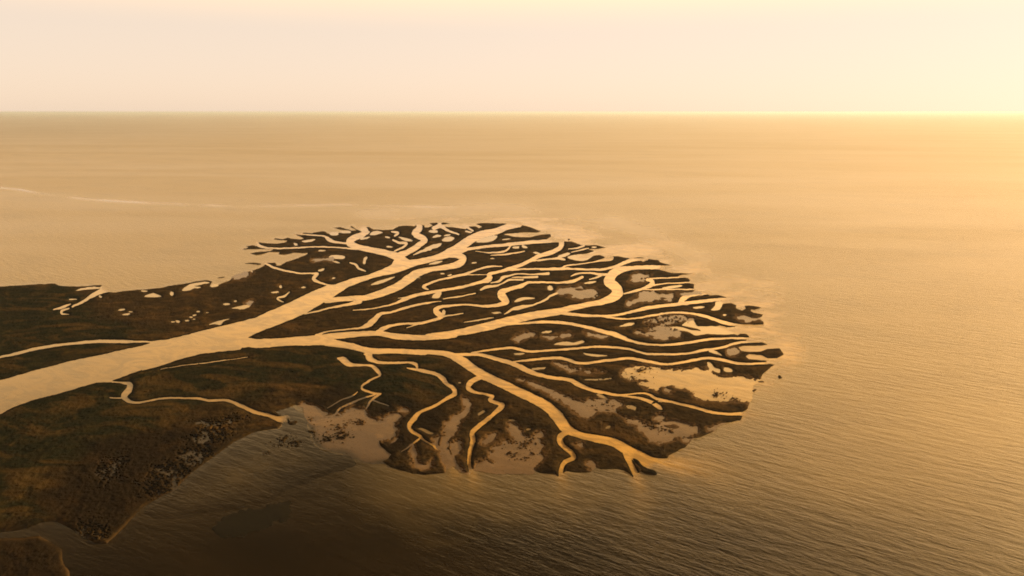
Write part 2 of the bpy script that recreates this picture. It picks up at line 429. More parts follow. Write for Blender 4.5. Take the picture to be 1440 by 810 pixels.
islet = new_field()
for p in ISLETS:
    stamp(islet, smooth_path(p, True, 3), 4.0)
shore = land.copy()
marsh = np.maximum(np.minimum.reduce([land, -river, -creek, -pond, -mud, -lagoon, -veil]), islet)
marsh = np.maximum(marsh, np.minimum(stand, -river - 1.0))

def components(mask):
    """4-connected labels by runs; returns label image (0 = none) and pixel counts."""
    lab = np.zeros(mask.shape, np.int32)
    parent = [0]
    def find(a):
        while parent[a] != a:
            parent[a] = parent[parent[a]]; a = parent[a]
        return a
    prev = []
    for j in range(mask.shape[0]):
        row = np.concatenate(([0], mask[j].astype(np.int8), [0]))
        d = np.diff(row)
        runs = []
        k = 0
        for s, e in zip(np.flatnonzero(d == 1), np.flatnonzero(d == -1)):
            n = len(parent); parent.append(n)
            while k < len(prev) and prev[k][1] <= s:
                k += 1
            m = k
            while m < len(prev) and prev[m][0] < e:
                a, b = find(n), find(prev[m][2])
                if a != b:
                    parent[max(a, b)] = min(a, b)
                m += 1
            runs.append((s, e, n)); lab[j, s:e] = n
        prev = runs
    root = np.array([find(i) for i in range(len(parent))])
    uniq, inv = np.unique(root, return_inverse=True)
    lab = inv[lab]
    return lab, np.bincount(lab.ravel())
# islands: a point inside, and what sets each one apart
ISLANDS = [(n, x, y, l, g) for n, x, y, l, g in [
 ('marshland', 374, 395, 'brown and ochre salt marsh along the north bank of the wide river', None),
 ('marshland', -86, 538, 'narrow green marsh strip between side creek and the wide river', None),
 ('marshland', 140, 558, 'dark olive salt marsh south of the wide river with ochre streaks', None),
 ('marshland', -420, 812, 'dark corner of marsh with an ochre rim beyond the black tidal gully', None),
 ('marsh_island', 410, 506, 'broad dark marsh island south of the wide river, with a hooked branching creek', 0),
 ('marsh_island', 759, 415, 'largest marsh island, pointed towards the fork of the river, cut by many winding blind creeks', 0),
 ('marsh_island', 845, 595, 'long marsh island below the fan with a pale mud band down its middle', 0),
 ('marsh_island', 706, 475, 'long spindle shaped island starting as a sharp tip between the two southern river arms', 0),
 ('marsh_island', 867, 539, 'marsh island holding the large smooth mud bay on the seaward edge', 0),
 ('marsh_island', 609, 592, 'hourglass shaped marsh island split lengthwise by a grey mud gully', 0),
 ('marsh_island', 726, 574, 'marsh island with a wide scooped mud bay open to the dark southern water', 0),
 ('marsh_island', 485, 370, 'rounded marsh island with forked western fingers beside the northern river arm', 0),
 ('marsh_island', 814, 500, 'slim wavy marsh island between two thin channels, ending in a dark round knob', 0),
 ('marsh_island', 886, 465, 'tapering marsh island whose seaward half is mottled with flooded mud', 0),
 ('marsh_island', 855, 644, 'small dome shaped dark island at the mouth of the golden southern channel', 0),
 ('marsh_island', 1028, 440, 'thin marsh island that frays into ragged dark tufts at the sea', 0),
 ('marsh_island', 873, 430, 'marsh island with a pale mud pond just seaward of the big bend', 0),
 ('marsh_island', 651, 330, 'pond dotted marsh island along the outer edge beside the broad straight northern outlet', 0),
 ('marsh_island', 514, 404, 'smooth lens shaped island with one slender pool, in the fork of the northern arm', 0),
 ('marsh_island', 533, 337, 'rhombus shaped marsh island with zigzag creeks between two northern outlets', 0),
 ('marsh_island', 779, 370, 'small frayed marsh island with a bright open lagoon on the northeastern edge', 0),
 ('marsh_island', 878, 393, 'marsh island curling inside the big bend, drawn out to a needle tip', 0),
 ('marsh_island', 736, 322, 'island of two parallel dark fingers across the broad straight northern outlet', 0),
 ('marsh_island', 449, 339, 'comb edged marsh island above a thin straight creek at the northwestern corner', 0),
 ('marsh_island', 868, 366, 'narrow wedge of marsh between two converging creeks upstream of the big bend', 0),
 ('marsh_island', 980, 449, 'slim dark sliver of marsh hanging below an arched creek near the frayed island', 0),
 ('marsh_island', 482, 334, 'small hooked marsh island beside the northwestern outlet with water notches above', 0),
 ('marsh_island', 914, 369, 'low dark hump of marsh on the outer side of the big bend outlet', 0),
 ('marsh_islet', 904, 660, 'dark tear shaped islet alone in the widest golden outlet', 1),
 ('marsh_island', 971, 402, 'lower of two short parallel bars seaward of the big bend', 0),
 ('marsh_island', 925, 396, 'upper of two short parallel bars seaward of the big bend', 0),
 ('marsh_island', 456, 430, 'thin sliver island clinging to the lower bank of the northern river arm', 0),
 ('marsh_island', 992, 418, 'small flat spit island between two thin outlets on the eastern shore', 0),
 ('marsh_islet', 955, 455, 'forked scrap of marsh standing in the flooded mud of the mottled island', 1),
 ('marsh_islet', 949, 600, 'dark clump of marsh in the mud pool near the southeastern shore', 1),
 ('marsh_islet', 410, 596, 'black winged clump of marsh in the pale mouth of the southern creek', 1),
 ('marsh_islet', 400, 616, 'small dark clump below the winged clump on the pale mudflat', 1),
 ('marsh_islet', 357, 370, 'thread thin dark islet off the northwestern shore by a creek mouth', 1),
 ('marsh_islet', 1096, 530, 'tiny lone dark islet in open water east of the delta', 1),
]]
GROUPS = ['marsh islands of the delta', 'small islets around the delta']
SKY_TINT, SKY_STRENGTH, SKY_GAMMA = (2.62, 2.07, 1.68), 0.15, 0.15
SKY_BOOST_LOW, SKY_DIM_HIGH = (2.25, 1.70, 0.88), (0.03, 0.020, 0.010)
GLOW = (4.0, 2.70, 1.05)
import bpy, math
scene = bpy.context.scene
COL = scene.collection

# ---------------------------------------------------------------- camera and ground geometry
FOCAL = 960.0            # in units of a 1440 wide frame
HORIZON_Y = 157.0
CAM_H = 120.0
TILT = math.atan((405.0 - HORIZON_Y) / FOCAL)
CT, ST = math.cos(TILT), math.sin(TILT)

def to_ground(px, py, z=0.0):
    u = (np.asarray(px, np.float64) - 720.0) / FOCAL
    v = (405.0 - np.asarray(py, np.float64)) / FOCAL
    dy, dz = CT + v * ST, -ST + v * CT
    t = (CAM_H - z) / -dz
    return u * t, dy * t, np.broadcast_to(np.asarray(z, np.float64), np.shape(u * t))

def to_frame(x, y):
    """Where a point of the ground lies on the survey grid."""
    d = y * CT + CAM_H * ST
    v = (y * ST - CAM_H * CT) / np.maximum(d, 1e-3)
    return 720.0 + FOCAL * x / np.maximum(d, 1e-3), 405.0 - FOCAL * v

def metres_per_unit(py):
    v = (405.0 - py) / FOCAL
    return CAM_H / (ST - v * CT) / FOCAL

# ---------------------------------------------------------------- mesh from grid cells
def smoothstep(a, b, x):
    t = np.clip((x - a) / (b - a), 0, 1)
    return t * t * (3 - 2 * t)

def grid_mesh(name, keep, z, mat, parent=None, attrs=None):
    """keep: boolean vertex mask on the survey grid; z: height field. One mesh of quads."""
    jj, ii = np.nonzero(keep)
    j0, j1, i0, i1 = jj.min(), jj.max() + 1, ii.min(), ii.max() + 1
    k = keep[j0:j1, i0:i1]
    cell = k[:-1, :-1] & k[1:, :-1] & k[:-1, 1:] & k[1:, 1:]
    used = np.zeros(k.shape, bool)
    used[:-1, :-1] |= cell; used[1:, :-1] |= cell; used[:-1, 1:] |= cell; used[1:, 1:] |= cell
    if not used.any():
        return None
    idx = np.full(k.shape, -1, np.int32)
    idx[used] = np.arange(used.sum())
    zz = np.broadcast_to(z, keep.shape)[j0:j1, i0:i1][used] if np.ndim(z) else np.full(used.sum(), z)
    X, Y, Z = to_ground(GXX[j0:j1, i0:i1][used], GYY[j0:j1, i0:i1][used], zz)
    a, b = idx[:-1, :-1][cell], idx[:-1, 1:][cell]
    c, d = idx[1:, 1:][cell], idx[1:, :-1][cell]
    quads = np.stack([d, c, b, a], 1)
    me = bpy.data.meshes.new(name)
    me.vertices.add(len(X)); me.loops.add(quads.size); me.polygons.add(len(quads))
    me.vertices.foreach_set('co', np.stack([X, Y, Z], 1).astype(np.float32).ravel())
    me.loops.foreach_set('vertex_index', quads.ravel().astype(np.int32))
    me.polygons.foreach_set('loop_start', np.arange(0, quads.size, 4, dtype=np.int32))
    me.polygons.foreach_set('use_smooth', np.ones(len(quads), bool))
    for an, field in (attrs or {}).items():
        at = me.attributes.new(an, 'FLOAT', 'POINT')
        at.data.foreach_set('value', np.ascontiguousarray(field[j0:j1, i0:i1][used], dtype=np.float32))
    me.update()
    me.materials.append(mat)
    o = bpy.data.objects.new(name, me)
    COL.objects.link(o)
    if parent is not None:
        o.parent = parent
    return o

# ---------------------------------------------------------------- materials
def nodes_of(mat):
    mat.use_nodes = True
    nt = mat.node_tree
    nt.nodes.clear()
    out = nt.nodes.new('ShaderNodeOutputMaterial')
    bs = nt.nodes.new('ShaderNodeBsdfPrincipled')
    nt.links.new(bs.outputs[0], out.inputs[0])
    return nt, bs

class NT:
    def __init__(s, nt): s.nt = nt
    def new(s, t, **kw):
        n = s.nt.nodes.new(t)
        for k, v in kw.items(): setattr(n, k, v)
        return n
    def link(s, a, b): s.nt.links.new(a, b)
    def put(s, sock, v):
        if hasattr(v, 'is_output'): s.link(v, sock)
        else: sock.default_value = v
    def math(s, op, a, b=0.0, c=None, clamp=False):
        n = s.new('ShaderNodeMath', operation=op); n.use_clamp = clamp
        s.put(n.inputs[0], a); s.put(n.inputs[1], b)
        if c is not None: s.put(n.inputs[2], c)
        return n.outputs[0]
    def mix(s, f, a, b):
        n = s.new('ShaderNodeMix', data_type='RGBA')
        s.put(n.inputs[0], f); s.put(n.inputs[6], a); s.put(n.inputs[7], b)
        return n.outputs[2]
    def noise(s, vec, scale, detail=3.0, rough=0.55, dist=0.0):
        n = s.new('ShaderNodeTexNoise'); s.link(vec, n.inputs['Vector'])
        n.inputs['Scale'].default_value = scale; n.inputs['Detail'].default_value = detail
        n.inputs['Roughness'].default_value = rough; n.inputs['Distortion'].default_value = dist
        return n.outputs['Fac']
    def mapping(s, vec, scale=(1, 1, 1), rot=0.0, loc=(0, 0, 0)):
        r = s.new('ShaderNodeMapping'); s.link(vec, r.inputs['Vector'])      # turn first ...
        r.inputs['Rotation'].default_value = (0, 0, rot)
        n = s.new('ShaderNodeMapping'); s.link(r.outputs[0], n.inputs['Vector'])   # ... then stretch
        n.inputs['Scale'].default_value = scale
        n.inputs['Location'].default_value = loc
        return n.outputs[0]
    def ramp(s, f, a, b):
        n = s.new('ShaderNodeMapRange', interpolation_type='SMOOTHSTEP')
        s.put(n.inputs[0], f); s.put(n.inputs[1], a); s.put(n.inputs[2], b)
        return n.outputs[0]
    def attr(s, name):
        return s.new('ShaderNodeAttribute', attribute_name=name).outputs['Fac']
    def bump(s, h, strength, dist, normal=None):
        n = s.new('ShaderNodeBump'); s.put(n.inputs['Height'], h)
        s.put(n.inputs['Strength'], strength); n.inputs['Distance'].default_value = dist
        if normal is not None: s.link(normal, n.inputs['Normal'])
        return n.outputs[0]

def rgb(r, g, b): return (r, g, b, 1.0)

def water_material():
    m = bpy.data.materials.new('silty_water')
    nt, bs = nodes_of(m); N = NT(nt)
    pos = N.new('ShaderNodeNewGeometry').outputs['Position']
    turbid_glow, calm = N.attr('turbid_glow'), N.attr('calm')
    # drifting bands of silt in the shallows
    drift = N.noise(N.mapping(pos, (0.010, 0.022, 1), 0.35), 1.0, 4.0, 0.6, 0.8)
    silt_sheen = N.mix(N.ramp(drift, 0.35, 0.7), rgb(*SEA_A), rgb(*SEA_B))
    load = N.math('MULTIPLY', N.attr('silt_sheen'), N.math('ADD', 0.7, N.math('MULTIPLY', drift, 0.6)), clamp=True)
    silt_sheen = N.mix(load, silt_sheen, rgb(*SILT_SHEEN_C))
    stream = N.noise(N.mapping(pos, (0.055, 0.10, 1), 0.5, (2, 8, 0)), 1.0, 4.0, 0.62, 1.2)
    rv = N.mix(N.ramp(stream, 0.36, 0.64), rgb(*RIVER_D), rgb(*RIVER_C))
    N.link(N.mix(turbid_glow, silt_sheen, rv), bs.inputs['Base Color'])
    # wind waves: crests run along (1, -0.6)
    rot = math.atan2(0.6, 1.0)
    swell = N.noise(N.mapping(pos, (0.085, 0.36, 1), rot), 1.0, 2.0, 0.5, 0.3)
    chop = N.noise(N.mapping(pos, (0.30, 1.20, 1), rot, (13, 7, 0)), 1.0, 3.0, 0.6, 0.4)
    cross = N.noise(N.mapping(pos, (1.0, 2.6, 1), rot - 0.5, (3, 31, 0)), 1.0, 2.0, 0.6)
    gust = N.ramp(N.noise(N.mapping(pos, (0.006, 0.018, 1), 0.2), 1.0, 3.0, 0.55, 0.5), 0.25, 0.75)
    h = N.math('ADD', N.math('MULTIPLY', swell, 0.9), N.math('ADD', N.math('MULTIPLY', chop, 0.55), N.math('MULTIPLY', cross, 0.16)))
    live = N.math('SUBTRACT', 1.0, N.math('MULTIPLY', calm, 0.84))
    sx = N.new('ShaderNodeSeparateXYZ'); N.link(pos, sx.inputs[0])
    offing = N.ramp(sx.outputs[1], 450.0, 2200.0)          # out at sea the short chop dies down to a smooth ruffle
    lanes = N.ramp(N.noise(N.mapping(pos, (0.0011, 0.0052, 1), 0.10, (4, 2, 0)), 1.0, 4.0, 0.55, 0.9), 0.30, 0.72)
    live = N.math('MULTIPLY', live, N.math('ADD', 0.80, N.math('MULTIPLY', lanes, 0.20)))
    st = N.math('MULTIPLY', live, N.math('ADD', 0.60, N.math('MULTIPLY', gust, 0.40)))
    st = N.math('MULTIPLY', st, N.math('SUBTRACT', 1.0, N.math('MULTIPLY', offing, 0.7)))
    N.link(N.bump(h, st, WAVE), bs.inputs['Normal'])
    bs.inputs['IOR'].default_value = 1.333
    N.link(N.math('ADD', 0.07, N.math('MULTIPLY', live, N.math('ADD', 0.26, N.math('MULTIPLY', offing, 0.08)))), bs.inputs['Roughness'])
    return m

def mud_material(name, A, B, C, gloss=(0.16, 0.3)):
    m = bpy.data.materials.new(name)
    nt, bs = nodes_of(m); N = NT(nt)
    pos = N.new('ShaderNodeNewGeometry').outputs['Position']
    bs.inputs['Specular IOR Level'].default_value = 0.28
    a = N.noise(N.mapping(pos, (0.05, 0.12, 1), 0.4), 1.0, 5.0, 0.6, 0.6)
    b = N.noise(N.mapping(pos, (0.6, 1.3, 1), 0.4), 1.0, 4.0, 0.7)
    c = N.mix(N.ramp(a, 0.3, 0.7), rgb(*A), rgb(*B))
    c = N.mix(N.attr('drowned'), c, rgb(*SEA_B))
    N.link(N.mix(N.ramp(b, 0.52, 0.72), c, rgb(*C)), bs.inputs['Base Color'])
    N.link(N.math('ADD', gloss[0], N.math('MULTIPLY', b, gloss[1])), bs.inputs['Roughness'])
    N.link(N.bump(N.math('ADD', a, N.math('MULTIPLY', b, 0.25)), 0.4, 0.06), bs.inputs['Normal'])
    return m

def marsh_material():
    m = bpy.data.materials.new('salt_marsh')
    nt, bs = nodes_of(m); N = NT(nt)
    pos = N.new('ShaderNodeNewGeometry').outputs['Position']
    green, rim, sand, peat, thin = N.attr('green'), N.attr('rim'), N.attr('sand'), N.attr('peat'), N.attr('thin')
    big = N.noise(N.mapping(pos, (0.030, 0.055, 0.03), 0.3), 1.0, 5.0, 0.62, 1.2)
    mid = N.noise(N.mapping(pos, (0.12, 0.22, 0.1), -0.2, (5, 9, 0)), 1.0, 5.0, 0.65, 0.8)
    fine = N.noise(pos, 1.1, 4.0, 0.75)
    brown = N.mix(N.ramp(mid, 0.35, 0.68), rgb(*M_DARK), rgb(*M_BROWN))
    brown = N.mix(N.math('MULTIPLY', N.ramp(big, 0.50, 0.70), 0.7), brown, rgb(*M_RUST))
    olive = N.mix(N.ramp(mid, 0.40, 0.62), rgb(*M_GREEN), rgb(*M_OLIVE))
    olive = N.mix(N.ramp(big, 0.47, 0.62), olive, rgb(*M_OCHRE))
    c = N.mix(green, brown, olive)
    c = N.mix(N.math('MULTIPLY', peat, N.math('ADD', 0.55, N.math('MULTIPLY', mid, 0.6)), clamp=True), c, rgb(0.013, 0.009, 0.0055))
    c = N.mix(N.math('MULTIPLY', rim, N.ramp(fine, 0.15, 0.5)), c, rgb(*M_BANK_SHADE))
    c = N.mix(N.math('MULTIPLY', sand, N.ramp(mid, 0.38, 0.55)), c, rgb(0.050, 0.030, 0.013))
    patchy = N.noise(N.mapping(pos, (0.35, 0.6, 1)), 1.0, 4.0, 0.7)
    c = N.mix(N.math('MULTIPLY', N.ramp(N.math('SUBTRACT', N.math('MULTIPLY', thin, 0.75), patchy), -0.22, 0.12), 0.9), c, rgb(*[0.8 * q for q in MUD_A]))
    v = N.new('ShaderNodeMix', data_type='RGBA', blend_type='MULTIPLY')
    v.inputs[0].default_value = 1.0
    N.link(c, v.inputs[6])
    sp = N.math('ADD', 0.75, N.math('MULTIPLY', fine, 0.5))
    cmb = N.new('ShaderNodeCombineColor')
    for k in range(3): N.link(sp, cmb.inputs[k])
    N.link(cmb.outputs[0], v.inputs[7])
    N.link(v.outputs[2], bs.inputs['Base Color'])
    bs.inputs['Roughness'].default_value = 0.9
    bs.inputs['Specular IOR Level'].default_value = 0.0
    N.link(N.bump(N.math('ADD', fine, N.math('MULTIPLY', mid, 1.5)), 0.6, 0.28), bs.inputs['Normal'])
    return m

# base colours
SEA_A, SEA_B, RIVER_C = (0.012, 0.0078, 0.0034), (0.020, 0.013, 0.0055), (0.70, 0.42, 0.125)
SILT_SHEEN_C = (0.39, 0.288, 0.150)  # pale sea tone, stands in for sky sheen; also tints the shallow rim
MUD_A, MUD_B, MUD_C = (0.125, 0.075, 0.038), (0.185, 0.112, 0.058), (0.060, 0.037, 0.019)
M_DARK, M_BROWN, M_RUST = (0.023, 0.0145, 0.0066), (0.052, 0.032, 0.013), (0.098, 0.054, 0.019)
M_GREEN, M_OLIVE, M_OCHRE, M_BANK_SHADE = (0.011, 0.012, 0.006), (0.022, 0.019, 0.008), (0.054, 0.034, 0.012), (0.009, 0.007, 0.004)
WAVE = 0.60
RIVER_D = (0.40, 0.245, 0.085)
SHOAL = 0.24
HAZE = 4.2e-5
WATER, MARSH = water_material(), marsh_material()
MUDM = mud_material('wet_mud', MUD_A, MUD_B, MUD_C)
FLAT_MUD = [mud_material('brown_tidal_mud', (0.095, 0.058, 0.034), (0.125, 0.078, 0.047), (0.035, 0.022, 0.013)),
            mud_material('drowned_mud', (0.030, 0.018, 0.010), (0.048, 0.030, 0.017), (0.018, 0.011, 0.006), (0.07, 0.10))]

# ---------------------------------------------------------------- terrain fields
MPU = metres_per_unit(GYY).astype(np.float32)
GWX, GWY, _ = to_ground(GXX, GYY)
fm = marsh * MPU
rough = 0.09 * value_noise(GWX, GWY, 1.1, 5) + 0.04 * value_noise(GWX, GWY, 0.5, 6) + 0.22 * fbm(GWX, GWY, 7.0, 9, 3)
lift = 1 - np.exp(-np.maximum(fm, 0) / 0.9)
Z_LAND = np.where(fm > 0, lift * np.maximum(0.60 + rough, 0.12), np.maximum(fm * 0.5, -0.5))
inland = smoothstep(-9.0, 8.0, shore)
near_river = np.exp(np.minimum(river, 0) / 9.0)
TURBID_GLOW = (inland * near_river).astype(np.float32)
CALM = smoothstep(-7.0, 6.0, shore).astype(np.float32)
one, zero = np.ones_like(TURBID_GLOW), np.zeros_like(TURBID_GLOW)
BANK_SHADE = smoothstep(2.6, 0.8, np.maximum(-np.maximum(river, creek), 0)).astype(np.float32)  # dark band along channels paints in the shade of the bank faces
SAND = (smoothstep(5.5, 0.5, shore) * smoothstep(0, 1, shore) * smoothstep(715, 735, GYY) * smoothstep(260, 200, GXX)).astype(np.float32)
gl = new_field()
for p in read_lines('''
I -2600,150 0,100 420,90 560,200 640,330 1100,470 1190,500 600,640 0,800 -2600,1700
K -2600,250 0,300 700,60 1010,-20 1500,-80 M 1300,-40 1100,220 600,320 480,420 300,520 K 900,470 600,620 350,810 L 300,420 -2600,500
H -500,60 0,90 400,140 900,140 1000,380 700,500 -300,300
'''):
    stamp(gl, np.array(p), 40.0)
GREEN = (smoothstep(-22.0, 14.0, gl + 9 * fbm(GXX, GYY * 2, 40, 61, 3)) * 0.92 + 0.10).astype(np.float32)

# plumes of silt that the channel mouths push out into the sea
PLUMES = [(925, 650, 1, 0.10, 60, 9, 0.75), (893, 664, 0.3, 1, 24, 6, 0.6), (789, 662, 0.15, 1, 20, 5, 0.5),
          (662, 658, 0.3, 1, 20, 5, 0.5), (636, 655, 0.3, 1, 22, 8, 0.35), (1046, 583, 1, 0.05, 18, 3, 0.5)]
def plumes(fx, fy):
    out = np.zeros(np.shape(fx))
    wob = 2.5 * fbm(fx, fy * 1.7, 9.0, 401, 3)
    for mx, my, dx, dy, ln, wd, s in PLUMES:
        L = math.hypot(dx, dy); ex, ey = dx / L, dy / L
        s1 = (fx - mx) * ex + (fy - my) * ey
        s2 = -(fx - mx) * ey + (fy - my) * ex + wob * np.clip(s1 / 20, 0, 1)
        w = wd * (1 + np.clip(s1, 0, None) / ln)
        out = np.maximum(out, s * np.exp(-(s2 / w) ** 2) * smoothstep(-14, 3, s1) * np.exp(-(np.clip(s1, 0, None) / ln) ** 1.5))
    return out
TURBID_GLOW = np.maximum(TURBID_GLOW * (0.26 + 0.74 * smoothstep(40, 760, GXX)), plumes(GXX, GYY)).astype(np.float32)  # duller to the left: the sun's glow direction painted into the channel colour

# ---------------------------------------------------------------- sea
def silt_sheen_load(X, Y, fx, fy):
    # paler seaward and rightward: sky sheen painted in; the delta's shallow rim is silty
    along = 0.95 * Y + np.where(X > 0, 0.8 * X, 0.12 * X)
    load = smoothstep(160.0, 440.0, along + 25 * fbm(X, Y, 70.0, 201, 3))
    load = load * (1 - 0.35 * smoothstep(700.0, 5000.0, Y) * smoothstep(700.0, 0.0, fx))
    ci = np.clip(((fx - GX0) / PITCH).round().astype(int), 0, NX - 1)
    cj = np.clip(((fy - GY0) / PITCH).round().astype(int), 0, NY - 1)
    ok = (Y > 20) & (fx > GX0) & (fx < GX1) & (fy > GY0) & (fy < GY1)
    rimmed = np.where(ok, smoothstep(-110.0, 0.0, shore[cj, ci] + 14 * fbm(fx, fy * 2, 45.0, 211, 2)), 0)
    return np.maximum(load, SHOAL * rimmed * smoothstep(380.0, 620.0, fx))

def sea_sheet():
    near = np.concatenate([np.array([5., 40, 80, 105]), 120 * np.exp(np.linspace(0, math.log(2400 / 120.), 520))])
    r = np.concatenate([near, 2400 * np.exp(np.linspace(0.02, math.log(120000 / 2400.), 60))])
    a = np.concatenate([np.linspace(-50, 50, 520), np.linspace(50, 310, 80)[1:-1]])
    A, R = np.meshgrid(np.radians(a), r)
    X, Y = R * np.sin(A), R * np.cos(A)
    fx, fy = to_frame(X, Y)
    front = (Y > 20)
    ci = np.clip(((fx - GX0) / PITCH).round().astype(int), 0, NX - 1)
    cj = np.clip(((fy - GY0) / PITCH).round().astype(int), 0, NY - 1)
    inside = front & (fx > GX0) & (fx < GX1) & (fy > GY0) & (fy < GY1)
    tb = np.where(inside, TURBID_GLOW[cj, ci], 0)
    cl = np.where(inside, CALM[cj, ci] * smoothstep(-5, 4, shore[cj, ci]), 0)
    tb = np.maximum(tb, plumes(fx, fy) * front)
    shoal = np.where(inside, smoothstep(-46.0, -2.0, shore[cj, ci] + 8 * fbm(fx, fy * 3, 50.0, 511, 3)), 0) * smoothstep(480, 680, fx) * smoothstep(600, 480, fy)
    shoal = shoal * smoothstep(-0.9, 0.7, fbm(fx + 0.8 * fy, fy * 5, 34.0, 521, 4))
    tb = np.maximum(tb, 0.6 * shoal); cl = np.maximum(cl, 0.6 * shoal)
    silt_sheen = silt_sheen_load(X, Y, fx, fy)
    lee = smoothstep(1150.0, 380.0, fx + 40 * fbm(X, Y, 40.0, 301, 3)) * smoothstep(330, 200, Y) * 0.9 * front
    cl = np.maximum(cl, lee)
    for path, wd, s in SLICKS:                 # smooth slicks drifting on the open sea
        d = np.full(X.shape, 1e9)
        for (ax, ay), (bx, by) in zip(path[:-1], path[1:]):
            t = np.clip(((fx - ax) * (bx - ax) + (fy - ay) * (by - ay)) / ((bx - ax) ** 2 + (by - ay) ** 2), 0, 1)
            d = np.minimum(d, np.hypot(fx - ax - t * (bx - ax), (fy - ay - t * (by - ay)) * 2.0))
        k = s * np.exp(-(d / wd) ** 2) * front * smoothstep(-1.3, 0.8, fbm(fx, fy * 4, 60.0, 501, 4))
        cl = np.maximum(cl, k); tb = np.maximum(tb, 0.35 * k)
    nr, na = X.shape
    i = np.arange(nr * na).reshape(nr, na)
    nxt = np.roll(i, -1, 1)
    q = np.stack([i[:-1], i[1:], nxt[1:], nxt[:-1]], -1).reshape(-1, 4)
    q = q[:, ::-1]
    verts = np.stack([X.ravel(), Y.ravel(), np.zeros(X.size)], 1)
    me = bpy.data.meshes.new('sea')
    me.vertices.add(len(verts)); me.loops.add(q.size); me.polygons.add(len(q))
    me.vertices.foreach_set('co', verts.astype(np.float32).ravel())
    me.loops.foreach_set('vertex_index', q.ravel().astype(np.int32))
    me.polygons.foreach_set('loop_start', np.arange(0, q.size, 4, dtype=np.int32))
    me.polygons.foreach_set('use_smooth', np.ones(len(q), bool))
    for an, f in (('turbid_glow', tb), ('calm', cl), ('silt_sheen', silt_sheen)):
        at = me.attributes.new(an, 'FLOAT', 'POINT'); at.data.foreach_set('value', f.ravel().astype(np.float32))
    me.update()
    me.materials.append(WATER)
    o = bpy.data.objects.new('sea', me); COL.objects.link(o)
    o['kind'] = 'structure'; o['label'] = 'wide brown sea with small wind waves reaching the horizon'
    return o
SLICKS = [([(-60, 258), (0, 264), (30, 267), (72, 275), (130, 281), (220, 286), (330, 290), (480, 288), (640, 292)], 3.0, 0.8),
          ([(0, 208), (40, 209)], 2.0, 0.35), ([(520, 300), (700, 292), (850, 308), (930, 335), (985, 362)], 24.0, 0.3),
          ([(1000, 388), (960, 360), (900, 335)], 7.0, 0.3)]
sea_sheet()

SILT_SHEEN = silt_sheen_load(GWX, GWY, GXX, GYY).astype(np.float32)
o = grid_mesh('river', (river > -1.6) & (shore > -4.0), 0.02, WATER, None, {'turbid_glow': TURBID_GLOW, 'calm': CALM * smoothstep(-5, 4, shore), 'silt_sheen': SILT_SHEEN})
o['kind'] = 'structure'; o['label'] = 'golden silty river branching into many channels'

# two broad flats that the tide has just left
FLATS = read_lines("""
N 855,120 890,230 925,320 970,360 1060,385 1180,415 1280,465 1418,472 O 95,470 160,470 330,400 300,200 H 560,480 0,430 N 900,90
N 640,60 690,200 600,225 500,240 350,310 200,420 50,530 -100,650 -300,800 -200,860 300,800 600,740 740,650 900,590 1050,530 1220,475 1190,425 1060,395 960,365 915,320 880,230 850,110
""")
land_or = np.maximum(marsh, -60)
for n, p in enumerate(FLATS):
    f = new_field()
    stamp(f, smooth_path(p, True, 3), 95.0, 1.2 * fbm(GXX, GYY * 2, 14, 91 + n, 3))
    z = np.clip(f * MPU * 0.02, -0.05, 0.05 if n == 0 else 0.035) 
    sunk = np.maximum(smoothstep(470, 200, GXX + 0.5 * (700 - GYY)) * n, 1 - smoothstep(-1.0, (12.0, 85.0)[n], f + 3 * fbm(GXX, GYY * 2, 18, 95, 3))).astype(np.float32)
    at = {'drowned': sunk} if n == 0 else {'turbid_glow': zero, 'silt_sheen': 0.17 * (1 - sunk) * (0.8 + 0.4 * fbm(GXX, GYY * 2, 30, 97, 3)), 'calm': 0.88 * one}
    o = grid_mesh('tidal_flat' if n == 0 else 'shallow_water', (f > -2.0) & (river < 1.0), z, FLAT_MUD[0] if n == 0 else WATER, None, at)
    o['kind'] = 'structure'
    o['label'] = ('pale brown mudflat speckled with grass between the creeks', 'dark shallow water over drowned mud in the bay below the marsh')[n]

# ---------------------------------------------------------------- marsh islands and their ponds, creeks, mud
def dilate(m, n=2):
    for _ in range(n):
        d = m.copy()
        d[1:] |= m[:-1]; d[:-1] |= m[1:]; d[:, 1:] |= m[:, :-1]; d[:, :-1] |= m[:, 1:]
        m = d
    return m

lab, cnt = components(marsh > 0)
area = cnt * PITCH ** 2
pt = new_field()
for p in PEAT:
    stamp(pt, smooth_path(p, True, 3), 40.0)
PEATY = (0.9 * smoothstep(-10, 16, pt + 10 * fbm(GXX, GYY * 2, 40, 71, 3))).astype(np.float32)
THIN = smoothstep(9.0, 0.0, -np.maximum(mud, lagoon)).astype(np.float32)
land_attrs = {'thin': THIN, 'peat': PEATY, 'green': GREEN, 'rim': BANK_SHADE, 'sand': SAND}
jj, ii = np.nonzero(lab)
ll = lab[jj, ii]
def boxes(labels, n):
    jj, ii = np.nonzero(labels); l = labels[jj, ii]
    b = np.full((n, 4), -1)
    lo = np.full((n, 2), 10 ** 6); hi = np.full((n, 2), -1)
    np.minimum.at(lo, l, np.stack([jj, ii], 1)); np.maximum.at(hi, l, np.stack([jj, ii], 1))
    return lo, hi
lo, hi = boxes(lab, len(cnt))
owner = {}
tufts = np.zeros(lab.shape, bool)
